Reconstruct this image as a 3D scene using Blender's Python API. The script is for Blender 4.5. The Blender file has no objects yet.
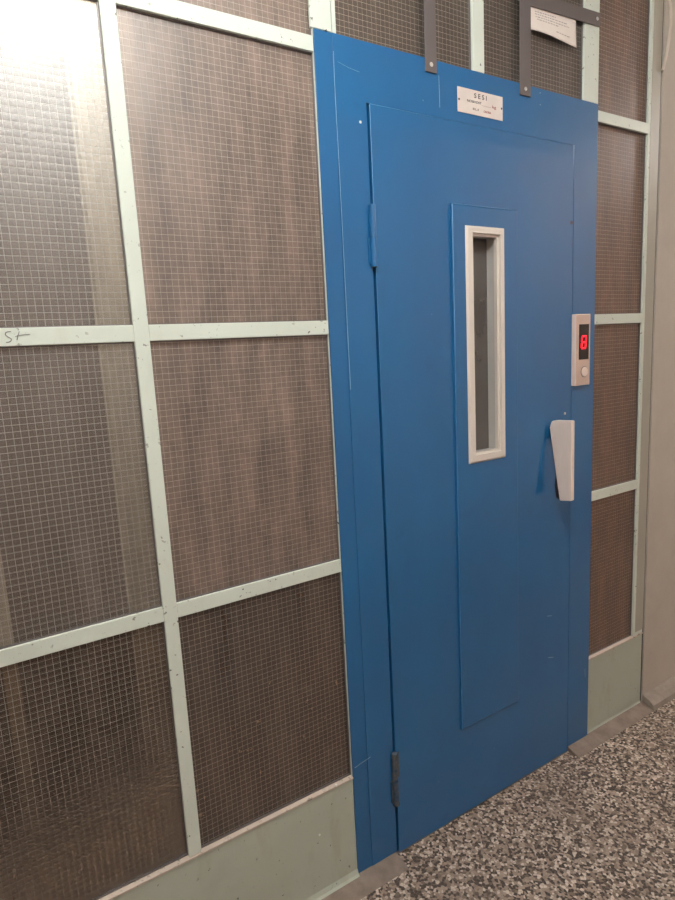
import bpy, bmesh, math, random
from mathutils import Vector, Matrix
random.seed(7)
S = bpy.context.scene
COL = S.collection

# ------------------------------------------------------------------ materials
def new_mat(name):
    m = bpy.data.materials.new(name); m.use_nodes = True
    nt = m.node_tree; nt.nodes.clear()
    out = nt.nodes.new('ShaderNodeOutputMaterial')
    return m, nt, out

class N:
    """short hand for wiring nodes"""
    def __init__(s, nt): s.nt = nt
    def add(s, t, **kw):
        n = s.nt.nodes.new(t)
        for k, v in kw.items():
            if k == 'inp':
                for i, val in v.items():
                    if isinstance(val, bpy.types.NodeSocket): s.nt.links.new(val, n.inputs[i])
                    else: n.inputs[i].default_value = val
            else: setattr(n, k, v)
        return n
    def math(s, op, a, b=0.0, c=None):
        d = {0: a, 1: b}
        if c is not None: d[2] = c
        return s.add('ShaderNodeMath', operation=op, inp=d).outputs[0]
    def coords(s):
        return s.add('ShaderNodeTexCoord').outputs['Object']
    def mapped(s, scale):
        return s.add('ShaderNodeMapping', inp={0: s.coords(), 3: scale}).outputs[0]
    def noise(s, scale, detail=4, rough=.55, vec=None, stretch=(1, 1, 1)):
        v = vec if vec is not None else s.mapped(stretch)
        return s.add('ShaderNodeTexNoise', inp={'Vector': v, 'Scale': scale, 'Detail': detail, 'Roughness': rough}).outputs[0]
    def ramp(s, fac, stops):
        r = s.add('ShaderNodeValToRGB', inp={0: fac}); e = r.color_ramp.elements
        while len(e) < len(stops): e.new(.5)
        for i, (p, c) in enumerate(stops):
            e[i].position = p; e[i].color = (c if len(c) == 4 else (*c, 1)) if hasattr(c, '__len__') else (c, c, c, 1)
        return r.outputs[0]
    def mix(s, fac, a, b):
        n = s.add('ShaderNodeMix', data_type='RGBA')
        for i, v in ((0, fac), (6, a), (7, b)):
            if isinstance(v, bpy.types.NodeSocket): s.nt.links.new(v, n.inputs[i])
            else: n.inputs[i].default_value = v if i == 0 else (*v, 1)
        return n.outputs[2]
    def bump(s, h, strength, dist=.001):
        return s.add('ShaderNodeBump', inp={'Height': h, 'Strength': strength, 'Distance': dist}).outputs[0]
    def pbsdf(s, out, color, rough=.5, metal=0, normal=None, spec=.5, coat=0, coat_rough=.1, emit=None, estr=0):
        b = s.add('ShaderNodeBsdfPrincipled')
        def put(k, v):
            if isinstance(v, bpy.types.NodeSocket): s.nt.links.new(v, b.inputs[k])
            elif k in ('Base Color', 'Emission Color'): b.inputs[k].default_value = (*v, 1)
            else: b.inputs[k].default_value = v
        put('Base Color', color); put('Roughness', rough); put('Metallic', metal)
        put('Specular IOR Level', spec); put('Coat Weight', coat); put('Coat Roughness', coat_rough)
        if normal is not None: put('Normal', normal)
        if emit is not None: put('Emission Color', emit); put('Emission Strength', estr)
        s.nt.links.new(b.outputs[0], out.inputs[0])
        return b

def simple(name, color, rough=.5, metal=0, spec=.5, var=.08, scale=30, bump=0., emit=None, estr=0):
    m, nt, out = new_mat(name); n = N(nt)
    f = n.noise(scale)
    dark = tuple(c * (1 - var) for c in color); light = tuple(min(1, c * (1 + var)) for c in color)
    c = n.mix(n.ramp(f, [(.3, 0.), (.7, 1.)]), dark, light)
    nm = n.bump(n.noise(scale * 3), bump, .002) if bump else None
    n.pbsdf(out, c, rough, metal, nm, spec, emit=emit, estr=estr)
    return m

def paint_green(name, base, chips=.70, stain=.35, rough=.45):
    """old pale green oil paint with chipped spots and grubby streaks"""
    m, nt, out = new_mat(name); n = N(nt)
    broad = n.ramp(n.noise(5, 5), [(.35, 0.), (.7, 1.)])
    c = n.mix(broad, base, tuple(b * .92 for b in base))
    streak = n.ramp(n.noise(6, 6, .65, stretch=(2.2, 2, .7)), [(.56, 0.), (.78, stain)])
    c = n.mix(streak, c, (.33, .29, .2))
    chip = n.ramp(n.noise(75, 3, .6), [(chips, 0.), (chips + .02, 1.)])
    chip2 = n.ramp(n.noise(14, 4, .7), [(.45, 0.), (.6, 1.)])
    cm = n.math('MULTIPLY', chip, chip2)
    c = n.mix(cm, c, (.09, .075, .06))
    h = n.math('SUBTRACT', n.noise(60, 3), n.math('MULTIPLY', cm, .6))
    n.pbsdf(out, c, rough, 0, n.bump(h, .25, .0015), .4)
    return m

def paint_blue(name):
    m, nt, out = new_mat(name); n = N(nt)
    f = n.ramp(n.noise(3, 5, .5, stretch=(1.5, 1, .8)), [(.3, 0.), (.7, 1.)])
    c = n.mix(f, (.009, .115, .30), (.011, .132, .335))
    spot = n.ramp(n.noise(55, 2, .5), [(.775, 0.), (.79, 1.)])
    area = n.ramp(n.noise(4, 3), [(.5, 0.), (.6, 1.)])
    c = n.mix(n.math('MULTIPLY', spot, area), c, (.28, .42, .6))
    dirt = n.ramp(n.noise(9, 6, .7), [(.62, 0.), (.85, .35)])
    c = n.mix(dirt, c, (.015, .05, .12))
    h = n.math('ADD', n.noise(9, 2), n.math('MULTIPLY', n.noise(160, 2), .12))
    b = n.pbsdf(out, c, .36, 0, n.bump(h, .10, .0015), .32, coat=1., coat_rough=.05)
    b.inputs['Coat IOR'].default_value = 1.5
    return m

def wired_glass(name, dust, clear, fac, con=.25, refl=1.8):
    """dirty cast glass with a square wire mesh inside"""
    m, nt, out = new_mat(name); n = N(nt)
    co = n.add('ShaderNodeSeparateXYZ', inp={0: n.coords()})
    pitch, half = .0127, .027
    wires = []
    wob = n.math('MULTIPLY', n.math('SUBTRACT', n.noise(14, 2), .5), .10)
    for ax, half, pitch in ((0, .017, .0131), (2, .023, .0127)):
        w = n.math('ABSOLUTE', n.math('SUBTRACT', n.math('FRACT', n.math('ADD', n.math('DIVIDE', co.outputs[ax], pitch), wob)), .5))
        wires.append(n.math('LESS_THAN', w, half))
    wire = n.math('MAXIMUM', wires[0], wires[1])
    # pillow of each mesh cell: slightly domed glass
    def cell(ax):
        return n.math('COSINE', n.math('MULTIPLY', co.outputs[ax], 2 * math.pi / pitch))
    pil = n.math('ADD', cell(0), cell(2))
    h = n.math('ADD', n.math('MULTIPLY', pil, .10), n.noise(45, 3, .6))
    nrm = n.bump(h, .25, .002)
    grime = n.noise(7, 7, .65, stretch=(2.4, 1, .5))
    fine = n.noise(60, 4, .7)
    g = n.ramp(n.math('ADD', n.math('MULTIPLY', grime, .7), n.math('MULTIPLY', fine, .3)), [(.36, 0.), (.64, 1.)])
    dcol = n.mix(g, tuple(d * (1 - con) for d in dust), tuple(min(1, d * (1 + con)) for d in dust))
    smear = n.ramp(n.noise(11, 5, .75, stretch=(1.6, 1, .7)), [(.57, 0.), (.75, .55)])
    dcol = n.mix(smear, dcol, (.30, .26, .22))
    tr = n.add('ShaderNodeBsdfTransparent', inp={0: (*clear, 1)})
    df = n.add('ShaderNodeBsdfDiffuse', inp={0: dcol})
    fsum = n.math('ADD', n.math('MULTIPLY', g, .25), fac - .12)
    body = n.add('ShaderNodeMixShader', inp={0: fsum, 1: tr.outputs[0], 2: df.outputs[0]})
    wr = n.add('ShaderNodeBsdfDiffuse', inp={0: (.54, .51, .46, 1)})
    wm = n.add('ShaderNodeMixShader', inp={0: n.math('MULTIPLY', wire, .85), 1: body.outputs[0], 2: wr.outputs[0]})
    gl = n.add('ShaderNodeBsdfGlossy', inp={0: (1, 1, 1, 1), 'Roughness': .44, 'Normal': nrm})
    fr = n.add('ShaderNodeFresnel', inp={'IOR': 1.62, 'Normal': nrm})
    fin = n.add('ShaderNodeMixShader', inp={0: n.math('MULTIPLY', fr.outputs[0], refl),   # both faces of the pane reflect
         1: wm.outputs[0], 2: gl.outputs[0]})
    nt.links.new(fin.outputs[0], out.inputs[0])
    return m

def terrazzo(name):
    m, nt, out = new_mat(name); n = N(nt)
    v = n.add('ShaderNodeTexVoronoi', feature='F1', inp={'Vector': n.mapped((1, 1, 1)), 'Scale': 128.})
    v2 = n.add('ShaderNodeTexVoronoi', feature='DISTANCE_TO_EDGE', inp={'Vector': n.mapped((1, 1, 1)), 'Scale': 128.})
    sep = n.add('ShaderNodeSeparateColor', inp={0: v.outputs['Color']})
    c = n.ramp(sep.outputs[0], [(0., (.03, .025, .02)), (.31, (.048, .034, .026)), (.38, (.38, .28, .22)), (.6, (.52, .405, .325)), (.75, (.12, .082, .062)), (.83, (.80, .68, .58))])
    edge = n.ramp(v2.outputs[0], [(.02, .8), (.06, 0.)])
    c = n.mix(edge, c, (.25, .185, .15))
    big = n.ramp(n.noise(2.5, 5), [(.35, 0.), (.7, .35)])
    c = n.mix(big, c, (.16, .118, .092))
    c = n.mix(.06, c, (.03, .022, .018))
    n.pbsdf(out, c, .5, 0, n.bump(v2.outputs[0], .25, .003), .4)
    return m

def cement(name, a, b, scale=18):
    m, nt, out = new_mat(name); n = N(nt)
    c = n.mix(n.ramp(n.noise(scale, 7, .65), [(.3, 0.), (.7, 1.)]), a, b)
    dark = n.ramp(n.noise(40, 4, .7), [(.68, 0.), (.76, .7)])
    c = n.mix(dark, c, tuple(x * .4 for x in a))
    n.pbsdf(out, c, .85, 0, n.bump(n.noise(70, 5), .3, .003), .25)
    return m

def brushed(name, col, rough=.35, metal=.6, var=.06):
    m, nt, out = new_mat(name); n = N(nt)
    f = n.noise(40, 3, .6, stretch=(6, 6, .4))
    c = n.mix(f, tuple(x * (1 - var) for x in col), tuple(min(1, x * (1 + var)) for x in col))
    n.pbsdf(out, c, rough, metal, None, .5)
    return m

M = dict(
    bar=paint_green('pale green bar paint', (.69, .75, .68), .635, .2),
    greypaint=paint_green('grey bar paint', (.43, .41, .35), .72, .3),
    panel=paint_green('pale green panel paint', (.49, .53, .455), .665, .45),
    ledge=paint_green('worn ledge paint', (.62, .52, .45), .6, .5),
    blue=paint_blue('blue gloss paint'),
    glass_clear=wired_glass('thinly dusty wired glass', (.24, .20, .18), (.92, .89, .85), .18),
    glass_clear_lo=wired_glass('thinly dusty low wired glass', (.11, .08, .062), (.74, .64, .55), .25, .5, 1.3),
    glass_hi=wired_glass('dusty wired glass', (.24, .17, .14), (.80, .66, .56), .56, .38, 1.6),
    glass_lo=wired_glass('grimy wired glass', (.085, .06, .045), (.66, .52, .42), .46, .55, 1.4),
    glass_rt=wired_glass('brown wired glass', (.155, .078, .048), (.75, .48, .34), .62, .35, 1.15),
    glass_top=wired_glass('dark dusty wired glass', (.075, .056, .043), (.66, .53, .43), .52, .4, 1.4),
    floor=terrazzo('washed pebble terrazzo'),
    curb=cement('dusty cement', (.2, .155, .13), (.32, .26, .22)),
    base=cement('grey cement', (.26, .22, .19), (.38, .33, .29)),
    wall=cement('grey plaster', (.50, .455, .40), (.56, .51, .455), 6),
    pink=simple('salmon wall paint', (.74, .60, .53), .7, var=.04, scale=4),
    white=simple('white ceiling paint', (.78, .76, .72), .8, var=.03, scale=4),
    alu=brushed('satin aluminium', (.90, .75, .67), .38, .05),
    alu_dim=brushed('aluminium with front shade painted in', (.66, .50, .43), .35, .1),  # darker front tone, sets it off from the lamp-lit side
    winframe=brushed('ivory lacquered aluminium', (.80, .74, .68), .35, .15),
    steel=brushed('brown grey steel', (.17, .15, .15), .4, .35),
    screw=simple('zinc screw', (.75, .74, .72), .3, .7),
    rust=cement('worn hinge metal', (.015, .06, .13), (.14, .13, .11), 60),
    black=simple('black display window', (.012, .010, .010), .15),
    dark=simple('dark mount', (.025, .02, .025), .5),
    led=simple('red display digit', (.5, .01, .02), .4, emit=(1, .01, .03), estr=1.3),
    ledb=simple('dim red display glow', (.12, .005, .008), .3, emit=(1, .005, .02), estr=.12),
    plate=simple('engraved pale plate', (.78, .70, .66), .4, .1, var=.05),
    ink=simple('dark ink', (.06, .055, .06), .6), redink=simple('red ink', (.34, .06, .05), .6),
    pencil=simple('pencil line', (.16, .15, .15), .6),
    greyink=simple('pale grey print', (.42, .38, .37), .7),
    paper=simple('off white paper', (.80, .73, .68), .85, var=.03),
    cable=simple('cream cable jacket', (.66, .58, .50), .45),
    shaft=cement('brown shaft wall', (.05, .035, .03), (.075, .052, .042), 5),
    post=cement('pale guide post paint', (.60, .56, .47), (.70, .66, .56), 5),
    car=brushed('grey lift car sheet', (.50, .47, .44), .45, .1),
    liner=simple('grey window lining', (.55, .53, .51), .5, var=.04),
    lamp=simple('opal lamp globe', (.9, .9, .88), .3, emit=(.95, .98, .95), estr=124),
    fill_far=simple('opal lamp globe, far', (.9, .9, .88), .3, emit=(1, .95, .92), estr=165),  # added fill light, out of view
    fill_shaft=simple('opal lamp globe, shaft', (.9, .9, .88), .3, emit=(1, .97, .9), estr=780),  # added fill light inside the shaft
    lampbase=simple('white lamp base', (.8, .8, .78), .5),
    edge=simple('pale blue edge highlight', (.10, .27, .52), .4),  # lighter blue for highlights painted on door edges
    scratch=simple('pale scratch and lit edge line', (.30, .46, .62), .6),
    chip=simple('white paint splash', (.85, .83, .8), .6),
)
# clear glazing of the little door window
def clear_glass():
    m, nt, out = new_mat('grey clear glass'); n = N(nt)
    tr = n.add('ShaderNodeBsdfTransparent', inp={0: (.72, .70, .68, 1)})
    gl = n.add('ShaderNodeBsdfGlossy', inp={0: (1, 1, 1, 1), 'Roughness': .06})
    fr = n.add('ShaderNodeFresnel', inp={'IOR': 1.45})
    x = n.add('ShaderNodeMixShader', inp={0: fr.outputs[0], 1: tr.outputs[0], 2: gl.outputs[0]})
    df = n.add('ShaderNodeBsdfDiffuse', inp={0: n.ramp(n.noise(6, 5, stretch=(1, 1, .5)), [(.3, (.16, .14, .13, 1)), (.7, (.30, .275, .26, 1))])})
    y = n.add('ShaderNodeMixShader', inp={0: .55, 1: x.outputs[0], 2: df.outputs[0]})
    nt.links.new(y.outputs[0], out.inputs[0]); return m
M['pane'] = clear_glass()

# ------------------------------------------------------------------ mesh helpers
def obj(name, bm, mat, parent=None, smooth=False):
    me = bpy.data.meshes.new(name)
    bmesh.ops.recalc_face_normals(bm, faces=bm.faces[:])
    if smooth:
        for f in bm.faces: f.smooth = True
    bm.to_mesh(me); bm.free()
    me.materials.append(M[mat])
    o = bpy.data.objects.new(name, me); COL.objects.link(o)
    if parent is not None:
        o.parent = parent
        o.matrix_parent_inverse = Matrix.Translation(-parent.location)
    return o
def thing(name, label, cat, loc, group=None):
    o = bpy.data.objects.new(name, None); COL.objects.link(o)
    o.location = loc; o.empty_display_size = .05
    return tag(o, label, cat, group)
def tag(o, label, cat, group=None, kind=None):
    o['label'] = label; o['category'] = cat
    if group: o['group'] = group
    if kind: o['kind'] = kind
    return o
def struct(name, bm, mat, label, cat):
    return tag(obj(name, bm, mat), label, cat, None, 'structure')

def box(bm, x0, x1, y0, y1, z0, z1, bev=0., seg=2):
    r = bmesh.ops.create_cube(bm, size=1)
    vs = r['verts']
    for v in vs:
        v.co = Vector((x0 + (v.co.x + .5) * (x1 - x0), y0 + (v.co.y + .5) * (y1 - y0), z0 + (v.co.z + .5) * (z1 - z0)))
    if bev:
        es = {e for v in vs for e in v.link_edges}
        bmesh.ops.bevel(bm, geom=list(es), offset=bev, segments=seg, affect='EDGES', profile=.5)
    return bm
def B(*a, **k): return box(bmesh.new(), *a, **k)

def holed(bm, o, h, y0, y1, bev=0., seg=2):
    """slab in the wall plane, o and h are (x0,x1,z0,z1) of outline and hole; front (y0) rim bevelled"""
    xs = (o[0], h[0], h[1], o[1]); zs = (o[2], h[2], h[3], o[3])
    V = {}
    for k, y in enumerate((y0, y1)):
        for i in range(4):
            for j in range(4): V[k, i, j] = bm.verts.new((xs[i], y, zs[j]))
    for i in range(3):
        for j in range(3):
            if i == 1 and j == 1: continue
            for k in (0, 1):
                bm.faces.new([V[k, i, j], V[k, i + 1, j], V[k, i + 1, j + 1], V[k, i, j + 1]])
    for i in range(3):
        for j in (0, 3):
            bm.faces.new([V[0, i, j], V[0, i + 1, j], V[1, i + 1, j], V[1, i, j]])
            bm.faces.new([V[0, j, i], V[0, j, i + 1], V[1, j, i + 1], V[1, j, i]])
    for j in (1, 2):
        bm.faces.new([V[0, 1, j], V[0, 2, j], V[1, 2, j], V[1, 1, j]])
        bm.faces.new([V[0, j, 1], V[0, j, 2], V[1, j, 2], V[1, j, 1]])
    bmesh.ops.recalc_face_normals(bm, faces=bm.faces[:])
    if bev:
        rim = []
        for e in bm.edges:
            a, b = e.verts
            if abs(a.co.y - y0) < 1e-7 and abs(b.co.y - y0) < 1e-7:
                for ax, lim in ((0, (o[0], o[1])), (2, (o[2], o[3]))):
                    if abs(a.co[ax] - b.co[ax]) < 1e-7 and min(abs(a.co[ax] - l) for l in lim) < 1e-7: rim.append(e); break
        bmesh.ops.bevel(bm, geom=rim, offset=bev, segments=seg, affect='EDGES', profile=.5)
    return bm

def prism_x(bm, poly, x0, x1, bev=0.):
    """polygon of (y,z) pulled along x"""
    a = [bm.verts.new((x0, y, z)) for y, z in poly]; b = [bm.verts.new((x1, y, z)) for y, z in poly]
    bm.faces.new(a); bm.faces.new(b[::-1])
    for i in range(len(poly)):
        j = (i + 1) % len(poly); bm.faces.new([a[i], a[j], b[j], b[i]])
    bmesh.ops.recalc_face_normals(bm, faces=bm.faces[:])
    if bev: bmesh.ops.bevel(bm, geom=bm.edges[:], offset=bev, segments=2, affect='EDGES', profile=.5)
    return bm

def disc_y(bm, x, y0, y1, z, r, seg=24, dome=0.):
    """cylinder whose axis is y; front face at y0, optionally domed"""
    prof = [(r, y1), (r, y0 + dome)] + [(r * math.cos(t * math.pi / 8), y0 + dome - dome * math.sin(t * math.pi / 8)) for t in (1, 2, 3)] if dome else [(r, y1), (r, y0)]
    rings = []
    for rr, y in prof:
        rings.append([bm.verts.new((x + rr * math.cos(2 * math.pi * i / seg), y, z + rr * math.sin(2 * math.pi * i / seg))) for i in range(seg)])
    for p, q in zip(rings, rings[1:]):
        for i in range(seg):
            j = (i + 1) % seg; bm.faces.new([p[i], p[j], q[j], q[i]])
    bm.faces.new(rings[-1]); bm.faces.new(rings[0][::-1])
    return bm

def tube(bm, pts, r, seg=10):
    pts = [Vector(p) for p in pts]; rings = []
    for i, p in enumerate(pts):
        d = (pts[min(i + 1, len(pts) - 1)] - pts[max(i - 1, 0)]).normalized()
        u = d.cross(Vector((.13, 1, .07))).normalized(); w = d.cross(u)
        rr = r[i] if hasattr(r, '__len__') else r
        rings.append([bm.verts.new(p + (u * math.cos(2 * math.pi * k / seg) + w * math.sin(2 * math.pi * k / seg)) * rr) for k in range(seg)])
    for p, q in zip(rings, rings[1:]):
        for i in range(seg):
            j = (i + 1) % seg; bm.faces.new([p[i], p[j], q[j], q[i]])
    bm.faces.new(rings[0][::-1]); bm.faces.new(rings[-1]); return bm

def smooth_path(pts, n=8):
    P = [Vector(p) for p in pts]; P = [P[0] * 2 - P[1]] + P + [P[-1] * 2 - P[-2]]; out = []
    for i in range(1, len(P) - 2):
        for k in range(n):
            t = k / n; a, b, c, d = P[i - 1:i + 3]
            out.append(.5 * ((2 * b) + (c - a) * t + (2 * a - 5 * b + 4 * c - d) * t * t + (3 * b - a - 3 * c + d) * t ** 3))
    out.append(P[-2]); return out

def text_mesh(name, s, size, x, y, z, mat, parent, width=None, thick=.0003, bold=.0, shear=0):
    """raised lettering on the wall plane, reading from the corridor, centred on x,z"""
    cu = bpy.data.curves.new(name, 'FONT'); cu.body = s; cu.size = size; cu.extrude = thick; cu.offset = bold
    cu.align_x = 'CENTER'; cu.align_y = 'CENTER'; cu.shear = shear
    t = bpy.data.objects.new(name, cu); COL.objects.link(t)
    bpy.context.view_layer.update()
    me = bpy.data.meshes.new_from_object(t.evaluated_get(bpy.context.evaluated_depsgraph_get()))
    bpy.data.objects.remove(t)
    xs = [v.co.x for v in me.vertices]; w = max(xs) - min(xs); k = width / w if width else 1
    for v in me.vertices: v.co = Vector((x + v.co.x * k, y - v.co.z, z + v.co.y))
    me.materials.clear(); me.materials.append(M[mat]); me.name = name
    o = bpy.data.objects.new(name, me); COL.objects.link(o)
    if parent is not None:
        o.parent = parent; o.matrix_parent_inverse = Matrix.Translation(-parent.location)
    return o

# ------------------------------------------------------------------ room shell
X0, X1, YF, ZC = -2.6, 6.4, -2.05, 2.86
struct('floor', B(X0, X1, YF, 0.0, -.12, 0), 'floor', 'speckled pebble terrazzo floor of the corridor', 'floor')
struct('ceiling', B(X0 - .1, X1 + .1, YF - .1, 1.5, ZC, ZC + .1), 'white', 'white corridor ceiling', 'ceiling')
struct('wall_front', B(X0 - .1, X1 + .1, YF - .1, YF, -.12, ZC), 'pink', 'salmon painted corridor wall facing the lift', 'wall')
struct('wall_left', B(X0 - .1, X0, YF, 1.5, -.12, ZC), 'wall', 'grey plaster end wall of the corridor', 'wall')
struct('wall_right', B(X1, X1 + .1, YF, 0.25, -.12, ZC), 'wall', 'grey plaster far end wall of the corridor', 'wall')
struct('wall_back', B(1.232, X1, 0.0, .25, -.12, ZC), 'wall', 'grey plaster wall right of the glazed lift screen', 'wall')
# the brown lift shaft behind the screen
struct('wall_shaft', B(X0, 1.36, 1.4, 1.5, -1.4, ZC), 'shaft', 'brown back wall of the lift shaft behind the wired glass', 'wall')
struct('wall_side', B(1.26, 1.36, .25, 1.4, -1.4, ZC), 'shaft', 'brown side wall of the lift shaft', 'wall')
struct('floor_shaft', B(X0, 1.26, .06, 1.4, -1.4, -1.3), 'shaft', 'dark pit floor of the lift shaft', 'floor')

# ------------------------------------------------------------------ the glazed steel screen
TOP = 2.75
ROWS = [(.317, .8985), (.9315, 1.4965), (1.529, 2.1165), (2.149, TOP)]
RAILS = [(.8985, .9315), (1.4965, 1.529), (2.1165, 2.149)]
NAMES = {0: 'bottom row', 1: 'second row up', 2: 'third row up', 3: 'top row'}
trim_n = [0]
def trim(bm, mat, label, cat='bar'):
    trim_n[0] += 1
    return struct('trim_%d' % trim_n[0], bm, mat, label, cat)
def upright(x0, x1, z0, z1, label, yf=0., stem=None):
    bm = B(x0, x1, yf, yf + .008, z0, z1, bev=.0012)
    c = (x0 + x1) / 2; s = stem or .005
    box(bm, c - s, c + s, yf + .008, .034, z0, z1)
    return trim(bm, 'bar', label)
def rail(x0, x1, z0, z1, label):
    bm = B(x0, x1, .0006, .008, z0, z1, bev=.001)
    c = (z0 + z1) / 2
    box(bm, x0, x1, .008, .032, c - .005, c + .005)
    return trim(bm, 'bar', label)

upright(-.5958, -.5655, .314, TOP, 'pale green upright steel bar between the two left columns of wired glass')
upright(-1.055, -1.022, .314, TOP, 'pale green upright steel bar left of the outermost wired glass column')
o = upright(1.154, 1.2175, .317, TOP, 'wide upright bar with a grey face against the plaster wall', stem=.02)
obj('grey_face', B(1.1675, 1.2178, -.0008, .002, .330, TOP), 'greypaint', o)['label'] = 'grey painted face'
trim(B(1.2178, 1.2325, .006, .05, .0, TOP), 'dark', 'black strip painting the shaded gap between the screen and the grey plaster wall', 'joint')  # black strip keeps the gap dark where its end face would catch light
# steel posts that carry the blue door frame
upright(-.1435, -.089, 2.166, TOP, 'wide pale green post above the left corner of the blue door frame', stem=.018)
upright(-.087, -.0765, 2.166, TOP, 'narrow pale green strip beside the post over the door frame corner', stem=.003)
trim(B(-.1386, -.1, .003, .034, 0.02, 2.166), 'bar', 'pale green post edge showing along the left side of the blue frame')
upright(.351, .3925, 2.166, TOP, 'pale green upright bar above the middle of the blue frame', stem=.01)
upright(.8135, .8835, 2.166, TOP, 'wide pale green post above the right corner of the blue frame', stem=.02)
trim(B(.84, .8805, .003, .034, 0.02, 2.166), 'bar', 'pale green post edge along the right side of the blue frame')
trim(B(-.1, .84, .003, .034, 2.13, 2.166), 'bar', 'pale green head bar along the top of the blue frame')
trim(B(X0, 1.232, 0, .05, TOP, ZC), 'bar', 'pale green head beam under the ceiling', 'beam')

COLS = [('leftmost column', -1.022, -.5958), ('column next to the blue frame', -.5655, -.1386), ('narrow column right of the door', .8805, 1.154)]
win_n = [0]
def window(x0, x1, z0, z1, mat, label):
    win_n[0] += 1
    e = .007
    o = struct('window_%d' % win_n[0], B(x0 - e, x1 + e, .0115, .0175, z0 - e, z1 + e), mat, label, 'window')
    # thin dark putty bead around the pane
    bd = holed(bmesh.new(), (x0 - e, x1 + e, z0 - e, z1 + e), (x0 + .0025, x1 - .0025, z0 + .0025, z1 - .0025), .008, .0115)
    obj('glazing_bead', bd, 'steel', o)
    return o
rail_objs = {}
for ci, (cn, x0, x1) in enumerate(COLS):
    for ri, (z0, z1) in enumerate(ROWS):
        mat = 'glass_rt' if ci == 2 else (('glass_clear_lo', 'glass_clear') if ci == 0 else ('glass_lo', 'glass_hi'))[ri > 0]
        window(x0, x1, z0, z1, mat, 'wired glass pane in the %s, %s' % (cn, NAMES[ri]))
    for ri, (z0, z1) in enumerate(RAILS):
        rail_objs[ci, ri] = rail(x0, x1, z0, z1, 'pale green cross bar in the %s, between %s and %s' % (cn, NAMES[ri], NAMES[ri + 1]))
window(-.0765, .351, 2.168, TOP, 'glass_top', 'wired glass pane above the blue frame, left of the short upright bar')
window(.3925, .8135, 2.168, TOP, 'glass_top', 'wired glass pane above the blue frame, behind the paper notice')

# pencil scribble on the leftmost cross bar
r = rail_objs[0, 1]
bm = bmesh.new()
tube(bm, smooth_path([(-.7395, -.0002, 1.5225), (-.7470, -.0002, 1.5215), (-.7488, -.0002, 1.5165), (-.7440, -.0002, 1.5120), (-.7405, -.0002, 1.5090), (-.7430, -.0002, 1.5045), (-.7500, -.0002, 1.5035)], 5), .0007, 6)
tube(bm, smooth_path([(-.7260, -.0002, 1.5220), (-.7290, -.0002, 1.5150), (-.7315, -.0002, 1.5070)], 4), .0007, 6)
tube(bm, smooth_path([(-.7335, -.0002, 1.5135), (-.7260, -.0002, 1.5155), (-.7090, -.0002, 1.5165)], 4), .0006, 6)
for v in bm.verts: v.co.x += -.0735
obj('pencil_mark', bm, 'pencil', r)

# kick panels and their worn ledges
def kick(x0, x1, label, la, z1):
    o = trim(B(x0, x1, .001, .03, .006, z1, bev=.001), 'panel', label, 'kick panel')
    obj('ledge', prism_x(bmesh.new(), [(-.0025, z1), (.0115, z1 + .004), (.0115, z1 - .002), (-.0025, z1 - .004)], x0, x1), 'ledge', o)
    obj('cove', prism_x(bmesh.new(), [(.001, .026), (-.004, .014), (-.014, .004), (-.016, .0), (.001, .0)], x0, x1), 'panel', o)
    return o
kl = kick(-1.4, -.138, 'stained pale green kick panel left of the blue frame', '', .312)
obj('paint_splash', disc_y(bmesh.new(), -.193, -.0035, .0, .3135, .004, 10, .001), 'chip', kl)
obj('paint_splash', disc_y(bmesh.new(), -.251, .0, .002, .192, .0032, 10, .0008), 'chip', kl)
kick(.879, 1.2175, 'stained pale green kick panel right of the blue frame', '', .315)

# cement fillets along the foot of the screen
def fillet(x0, x1, label, mat='curb', d=.05, h=.022):
    bm = prism_x(bmesh.new(), [(0.0, 0.), (-d, 0.), (-d * .9, h * .25), (-d * .5, h * .55), (-d * .2, h * .85), (0.0, h)], x0, x1)
    return trim(bm, mat, label, 'cement curb')
fillet(-1.4, -.006, 'low dusty cement curb left of the door', d=.062, h=.010)
fillet(.768, 1.232, 'low dusty cement curb right of the door', d=.05, h=.02)
struct('baseboard_right', prism_x(bmesh.new(), [(0.0, 0.), (-.05, 0.), (-.046, .02), (-.03, .034), (0.0, .045)], 1.232, X1), 'base', 'grey cement skirting below the plaster wall', 'baseboard')

# ------------------------------------------------------------------ blue lift door frame
fr = thing('door_frame', 'blue painted steel frame around the lift door', 'door frame', (.37, 0, 0))
bm = B(-.1375, -.090, -.002, .003, .012, 2.163)
box(bm, -.0905, -.0035, -.004, .003, .012, 2.0305)
box(bm, -.016, -.0035, .003, .055, .012, 2.03); box(bm, -.0035, .012, .043, .055, .012, 2.03)
obj('jamb', bm, 'blue', fr)
bm = B(.7655, .8785, -.004, .003, .012, 2.0305)
box(bm, .7655, .778, .003, .055, .012, 2.03); box(bm, .752, .7655, .043, .055, .012, 2.03)
obj('jamb', bm, 'blue', fr)
bm = B(-.0905, .8785, -.004, .003, 2.0305, 2.163)
box(bm, -.0035, .7655, .003, .055, 2.0305, 2.043); box(bm, -.0035, .7655, .043, .055, 2.017, 2.0305)
obj('header', bm, 'blue', fr)
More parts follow.
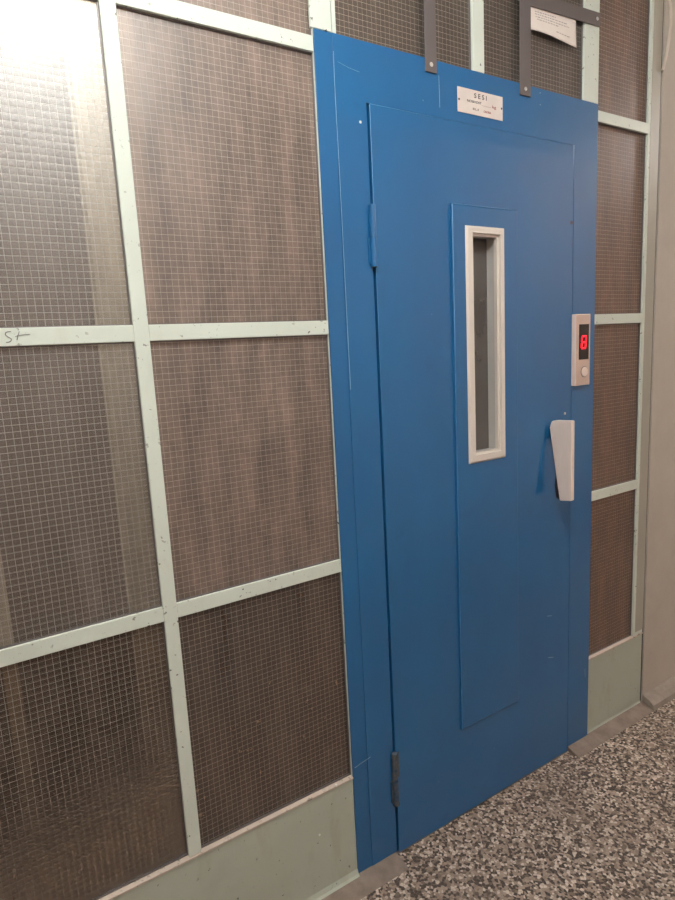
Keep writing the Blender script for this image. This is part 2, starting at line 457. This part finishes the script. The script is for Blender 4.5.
# bare scratches on the frame, and the lit jamb step edge painted pale
bm = bmesh.new()
tube(bm, smooth_path([(-.0895, -.0043, 2.125), (-.0905, -.0043, 2.05), (-.0893, -.0043, 1.9), (-.0885, -.0043, 1.7), (-.0880, -.0043, 1.52), (-.0872, -.0043, 1.36)], 6), .0006, 6)  # pale line painted as the lit edge of the jamb step
tube(bm, [(-.079, -.0041, 2.105), (-.05, -.0041, 2.098), (-.02, -.0041, 2.094)], .0003, 6)
tube(bm, [(.226, -.0041, 2.13), (.227, -.0041, 2.055)], .0005, 6)
tube(bm, [(-.132, -.0021, .338), (-.11, -.0042, .345), (-.08, -.0043, .350)], .0004, 6)
tube(bm, [(.858, -.0031, .29), (.874, -.0031, .300)], .0009, 6); tube(bm, [(.858, -.0031, .29), (.860, -.0031, .255)], .0011, 6)
obj('paint_scratch', bm, 'scratch', fr)['label'] = 'pale bare scratches in the blue paint and a painted lit edge on the jamb step'
obj('paint_splash', disc_y(bmesh.new(), -.023, -.0052, -.004, 1.985, .0035, 10, .0008), 'chip', fr)
struct('trim_sill', B(-.0035, .768, -.004, .06, -.02, .0035), 'steel', 'dark steel door sill flush with the floor', 'sill').name = 'trim_%d' % (trim_n[0] + 1)

# ------------------------------------------------------------------ blue lift door
dr = thing('elevator_door', 'blue painted steel lift door with a narrow window and pull handle', 'door', (.37, 0, 0))
HOLE = (.318, .4305, 1.136, 1.755)
obj('door_leaf', holed(bmesh.new(), (.0035, .7605, .006, 2.0292), HOLE, -.0065, .036, .0012), 'blue', dr)
obj('raised_panel', holed(bmesh.new(), (.2530, .5045, .2985, 1.8235), HOLE, -.0145, -.0065, .006, 4), 'blue', dr)
wf = obj('window_frame', holed(bmesh.new(), (.2974, .4464, 1.1174, 1.770), (.3205, .4270, 1.1405, 1.7515), -.0205, -.0130, .0055, 1), 'winframe', dr)
wf['label'] = 'ivory metal surround of the narrow door window'
obj('inner_bead', holed(bmesh.new(), (.3185, .4300, 1.1365, 1.7545), (.3265, .4190, 1.1465, 1.7445), -.0125, -.0015, .0012), 'winframe', wf)
obj('lining', holed(bmesh.new(), (.3185, .4300, 1.1365, 1.7545), (.3225, .4250, 1.1425, 1.7485), -.0015, .036), 'liner', wf)
obj('window_pane', B(.3225, .4250, .031, .035, 1.1425, 1.7485), 'pane', dr)['label'] = 'grey glass of the narrow door window'
hinge_specs = [(1.659, 1.801, 'blue', 'blue painted barrel hinge'), (.172, .332, 'rust', 'worn bare barrel hinge near the floor')]
for z0, z1, mt, lb in hinge_specs:
    bm = bmesh.new(); zm = (z0 + z1) / 2 - .004; hx, hy, hr = -.0035, -.010, .0085
    tube(bm, [(hx, hy, zm + .0012), (hx, hy, z1 - .002), (hx, hy, z1)], [hr, hr, hr * .8], 20)
    tube(bm, [(hx, hy, z0), (hx, hy, z0 + .002), (hx, hy, zm - .0012)], [hr * .8, hr, hr], 20)
    tube(bm, [(hx, hy, zm - .002), (hx, hy, zm + .002)], hr * .7, 16)
    box(bm, -.016, hx, -.0068, -.0042, z0 + .004, zm - .003)
    box(bm, hx, .014, -.0085, -.006, zm + .003, z1 - .004)
    h = obj('hinge', bm, mt, dr, smooth=True); h.data.set_sharp_from_angle(angle=.6); h['label'] = lb
    obj('pin_cap', tube(bmesh.new(), [(hx, hy, z0 - .004), (hx, hy, z0 + .001)], hr * 1.1, 16), mt, h)
# fin-shaped pull handle
hd = obj('pull_handle', prism_x(bmesh.new(), [(-.0135, 1.184), (-.0205, 1.2030), (-.026, 1.206), (-.040, 1.2085), (-.0945, 1.2105), (-.0955, .961), (-.053, .954)], .646, .662, .003), 'alu', dr)
hd['label'] = 'pale fin shaped metal pull handle, wide at the top'
obj('mount', prism_x(bmesh.new(), [(-.040, 1.05), (-.0535, .957), (-.040, .962), (-.033, 1.0)], .648, .661), 'dark', hd)
obj('base_plate', B(.672, .735, -.0095, -.006, 1.12, 1.198, bev=.001), 'blue', hd)
obj('bracket', B(.6615, .69, -.05, -.008, 1.145, 1.185, bev=.002), 'dark', hd)
obj('screw', disc_y(bmesh.new(), .729, -.0085, -.006, 1.219, .0045, 14, .001), 'screw', dr)
bm = bmesh.new()  # pale tubes painted along the panel edges as their highlight
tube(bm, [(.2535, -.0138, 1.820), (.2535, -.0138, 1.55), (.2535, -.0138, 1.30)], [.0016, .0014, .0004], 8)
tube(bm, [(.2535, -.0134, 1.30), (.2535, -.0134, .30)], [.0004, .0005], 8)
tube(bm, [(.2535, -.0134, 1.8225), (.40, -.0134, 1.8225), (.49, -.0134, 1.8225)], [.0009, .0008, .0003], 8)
obj('edge_highlight', bm, 'edge', dr)['label'] = 'painted highlight along the edge of the raised panel'
bm = bmesh.new()  # highlight of the leaf's left and top edges, drawn as pale tubes
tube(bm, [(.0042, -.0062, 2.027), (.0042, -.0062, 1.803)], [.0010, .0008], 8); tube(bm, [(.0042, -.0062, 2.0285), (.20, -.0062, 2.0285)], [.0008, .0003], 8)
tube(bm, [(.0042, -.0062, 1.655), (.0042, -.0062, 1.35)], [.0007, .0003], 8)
obj('edge_highlight', bm, 'edge', dr)['label'] = 'painted highlight along the edge of the door leaf'
obj('key_hole', disc_y(bmesh.new(), .7525, -.0066, -.0056, 1.806, .006, 14), 'dark', dr)
bm = bmesh.new()
tube(bm, [(.650, -.0061, .55), (.672, -.0061, .545)], .0009, 6); tube(bm, [(.655, -.0061, .40), (.682, -.0061, .392)], .0009, 6)
obj('paint_scratch', bm, 'scratch', dr)

# ------------------------------------------------------------------ things on the frame
sg = thing('name_plate', 'small pale engraved plate riveted to the top of the blue frame', 'sign', (.3713, -.004, 2.085))
pl = obj('plate', B(.2880, .4547, -.0058, -.0041, 2.0545, 2.1155, bev=.0006), 'plate', sg)
text_mesh('lettering', 'S E S I', .0165, .3705, -.0060, 2.1015, 'ink', sg, .046, bold=.0002)
text_mesh('lettering', 'NOSIVOST', .0088, .3470, -.0060, 2.0860, 'ink', sg, .052)
text_mesh('lettering', 'kg', .0105, .4210, -.0060, 2.0840, 'redink', sg, .014)
obj('rule_line', B(.374, .410, -.0061, -.0058, 2.0810, 2.0818), 'greyink', sg)
text_mesh('lettering', 'ILI', .0072, .352, -.0060, 2.0685, 'ink', sg, .020)
text_mesh('lettering', 'OSOBA', .0078, .395, -.0060, 2.0675, 'redink', sg, .027)
for x in (.2925, .4500): obj('rivet', disc_y(bmesh.new(), x, -.0072, -.0055, 2.085, .0028, 12, .001), 'dark', sg)

cp = thing('call_panel', 'slim aluminium lift call panel with a red digit and round button', 'call panel', (.802, -.003, 1.417))
obj('housing', B(.7625, .8375, -.0185, -.003, 1.3045, 1.530, bev=.0018), 'alu', cp)
obj('face_plate', B(.7650, .8360, -.0188, -.0182, 1.3065, 1.528, bev=.0004), 'alu_dim', cp)['label'] = 'front of the panel, painted darker than its lit side'  # shade of the front put into its colour, housing side stays bright
ds = obj('display', B(.7795, .8290, -.0195, -.0183, 1.387, 1.498, bev=.0003), 'black', cp)
bm = bmesh.new()   # seven segments of the digit, slanted
def seg(ax, az, bx, bz, r=.0031): tube(bm, [(ax, -.0196, az), (bx, -.0196, bz)], r, 8)
dx0, dx1, dz0, dz1, sl = .7900, .8105, 1.4225, 1.4605, .003
dzm = (dz0 + dz1) / 2; g = .0012
seg(dx0, dz0, dx1, dz0); seg(dx0 + sl, dz1, dx1 + sl, dz1); seg(dx0 + sl / 2 + g, dzm, dx1 + sl / 2 - g, dzm)
for x in (dx0, dx1):
    seg(x, dz0 + g, x + sl / 2, dzm - g); seg(x + sl / 2, dzm + g, x + sl, dz1 - g)
obj('digit', bm, 'led', ds)['label'] = 'glowing red number 8'
bt = obj('button', disc_y(bmesh.new(), .8085, -.0230, -.018, 1.3475, .0155, 32, .002), 'alu', cp)
obj('button_ring', disc_y(bmesh.new(), .8085, -.0194, -.018, 1.3475, .0178, 32), 'steel', bt)

def strap(label, bm, screws, cx):
    t = thing('steel_strap', label, 'metal strap', cx)
    obj('flat_bar', bm, 'steel', t)
    for x, y, z in screws: obj('screw', disc_y(bmesh.new(), x, y - .002, y + .0005, z, .0055, 14, .0016), 'screw', t)
    return t
strap('brown grey upright steel strap left of the short green bar above the door', B(.1805, .2165, -.0082, -.0041, 2.131, 2.72, bev=.0008), [(.1985, -.0082, 2.149)], (.1985, -.004, 2.131))
strap('brown grey upright steel strap touching the left end of the paper notice', B(.5235, .5660, -.0082, -.0041, 2.1325, 2.72, bev=.0008), [(.5445, -.0082, 2.150)], (.545, -.004, 2.1325))
bm = bmesh.new(); box(bm, .566, .8785, -.0058, -.0010, 0, .037, bev=.0008)
for v in bm.verts: v.co.z += 2.3675 + (v.co.x - .566) / .3125 * .0135
strap('brown grey horizontal steel strap running right above the paper notice to the post', bm, [(.864, -.0058, 2.399)], (.72, -.001, 2.37))

# paper notice: a slightly curled sheet taped to the glass
nt_ = thing('paper_notice', 'white printed paper notice below the horizontal steel strap', 'notice', (.67, 0, 2.34))
def sheet_y(u, v):   # u along x, v up
    return -.0006 - .006 * (1 - v) ** 2 * (.35 + .65 * math.sin(math.pi * min(1, .15 + u * .8)))
bm = bmesh.new(); nu, nv = 20, 10; g_ = {}
for k in (0, 1):
    for i in range(nu + 1):
        for j in range(nv + 1):
            u, v = i / nu, j / nv
            zb = 2.3085 - .0045 * u + .002 * math.sin(u * 5); zt = 2.3725 + .010 * u
            g_[k, i, j] = bm.verts.new((.5665 + u * .2045, sheet_y(u, v) + k * .0004, zb + (zt - zb) * v))
for k in (0, 1):
    for i in range(nu):
        for j in range(nv): bm.faces.new([g_[k, i, j], g_[k, i + 1, j], g_[k, i + 1, j + 1], g_[k, i, j + 1]])
for i in range(nu):
    for j in (0, nv): bm.faces.new([g_[0, i, j], g_[0, i + 1, j], g_[1, i + 1, j], g_[1, i, j]])
for j in range(nv):
    for i in (0, nu): bm.faces.new([g_[0, i, j], g_[0, i, j + 1], g_[1, i, j + 1], g_[1, i, j]])
obj('sheet', bm, 'paper', nt_, smooth=True)
bm = bmesh.new()      # faint lines of unreadable small print
for v, ua, ub in ((.80, .12, .55), (.70, .12, .80), (.60, .13, .84), (.50, .16, .60), (.26, .55, .85)):
    u = ua
    while u < ub:
        w = random.uniform(.02, .06)
        zb = 2.3085 - .0045 * u + .002 * math.sin(u * 5); zt = 2.3725 + .010 * u
        z = zb + (zt - zb) * v; y = sheet_y(u, v)
        box(bm, .5665 + u * .2045, .5665 + min(u + w, ub) * .2045, y - .0004, y + .0002, z - .0011, z + .0011)
        u += w + .018
obj('print', bm, 'greyink', nt_)

# cable hanging down into the gap by the plaster wall
tag(obj('cable', tube(bmesh.new(), smooth_path([(1.232, -.006, 2.93), (1.235, -.007, 2.7), (1.2395, -.007, 2.56), (1.250, -.008, 2.50), (1.250, -.008, 2.45), (1.239, -.007, 2.385), (1.224, -.0055, 2.335), (1.2185, -.0045, 2.32)], 8), .0045, 12), 'cable', smooth=True),
    'cream cable curving down in front of the grey wall, top right', 'cable')

# ------------------------------------------------------------------ behind the glass
post = tag(obj('guide_post', B(-.597, -.452, .30, .36, -1.3, ZC), 'post'), 'pale upright guide post seen through the leftmost wired glass panes, near the green bar', 'post')
post2 = tag(obj('guide_post', B(-.905, -.872, .30, .36, -1.3, ZC), 'post'), 'slim pale upright guide post behind the left edge of the wired glass', 'post')
lc = tag(obj('lift_car', holed(bmesh.new(), (-.02, .80, -.015, 2.6), (.37, .40, 2.2, 2.3), .13, .17), 'car'), 'grey sheet front of the lift car behind the door window', 'lift car')

# ------------------------------------------------------------------ the corridor lamp and two added fill lamps
def globe_lamp(label, x, y, mat, r=.115, drop=0.):
    lp = thing('ceiling_lamp', label, 'lamp', (x, y, ZC))
    bm = bmesh.new(); bmesh.ops.create_uvsphere(bm, u_segments=32, v_segments=16, radius=r)
    for v in bm.verts: v.co = Vector((v.co.x + x, v.co.y + y, v.co.z * .85 + ZC - .01 - r - drop))
    obj('globe', bm, mat, lp, smooth=True)
    bm = bmesh.new(); bmesh.ops.create_cone(bm, cap_ends=True, segments=32, radius1=r * .7, radius2=r * .8, depth=.05)
    for v in bm.verts: v.co += Vector((x, y, ZC - .025))
    obj('lamp_base', bm, 'lampbase', lp)
    if drop: obj('rod', tube(bmesh.new(), [(x, y, ZC - .05), (x, y, ZC - .02 - drop - r * .1)], .012, 12), 'lampbase', lp)
globe_lamp('opal globe lamp on a short rod under the ceiling, facing the left glass panes', -.58, -1.05, 'lamp', drop=.15)
globe_lamp('added unseen globe lamp brightening the corridor past the lift', 3.4, -.45, 'fill_far')  # unseen lamp added to even out brightness along the corridor
globe_lamp('small added lamp at the top of the lift shaft, brightening the guide posts', -.72, .105, 'fill_shaft', .05)  # added out of view to brighten the posts behind the glass

# ------------------------------------------------------------------ world, camera, colour
w = bpy.data.worlds.new('World'); S.world = w; w.use_nodes = True
w.node_tree.nodes['Background'].inputs[0].default_value = (.9, .95, 1, 1)
w.node_tree.nodes['Background'].inputs[1].default_value = .05
cam = bpy.data.cameras.new('Camera'); co = bpy.data.objects.new('Camera', cam); COL.objects.link(co)
cam.sensor_fit = 'VERTICAL'; cam.sensor_height = 36; cam.sensor_width = 27; cam.lens = 603.986 / 900 * 36
cam.clip_start = .01
f = Vector((0.52079492, 0.83774219, -0.16419709)).normalized(); up = Vector((0.13133382, 0.11142496, 0.9850563))
r = f.cross(up).normalized(); up = r.cross(f)
Rm = Matrix((r, up, -f)).transposed()
co.matrix_world = Matrix.Translation((-0.91182029, -1.25432507, 1.46002398)) @ Rm.to_4x4()
S.camera = co
S.view_settings.view_transform = 'Standard'; S.view_settings.look = 'None'
S.view_settings.gamma = 1; S.view_settings.use_curve_mapping = False
S.view_settings.exposure = 0.0
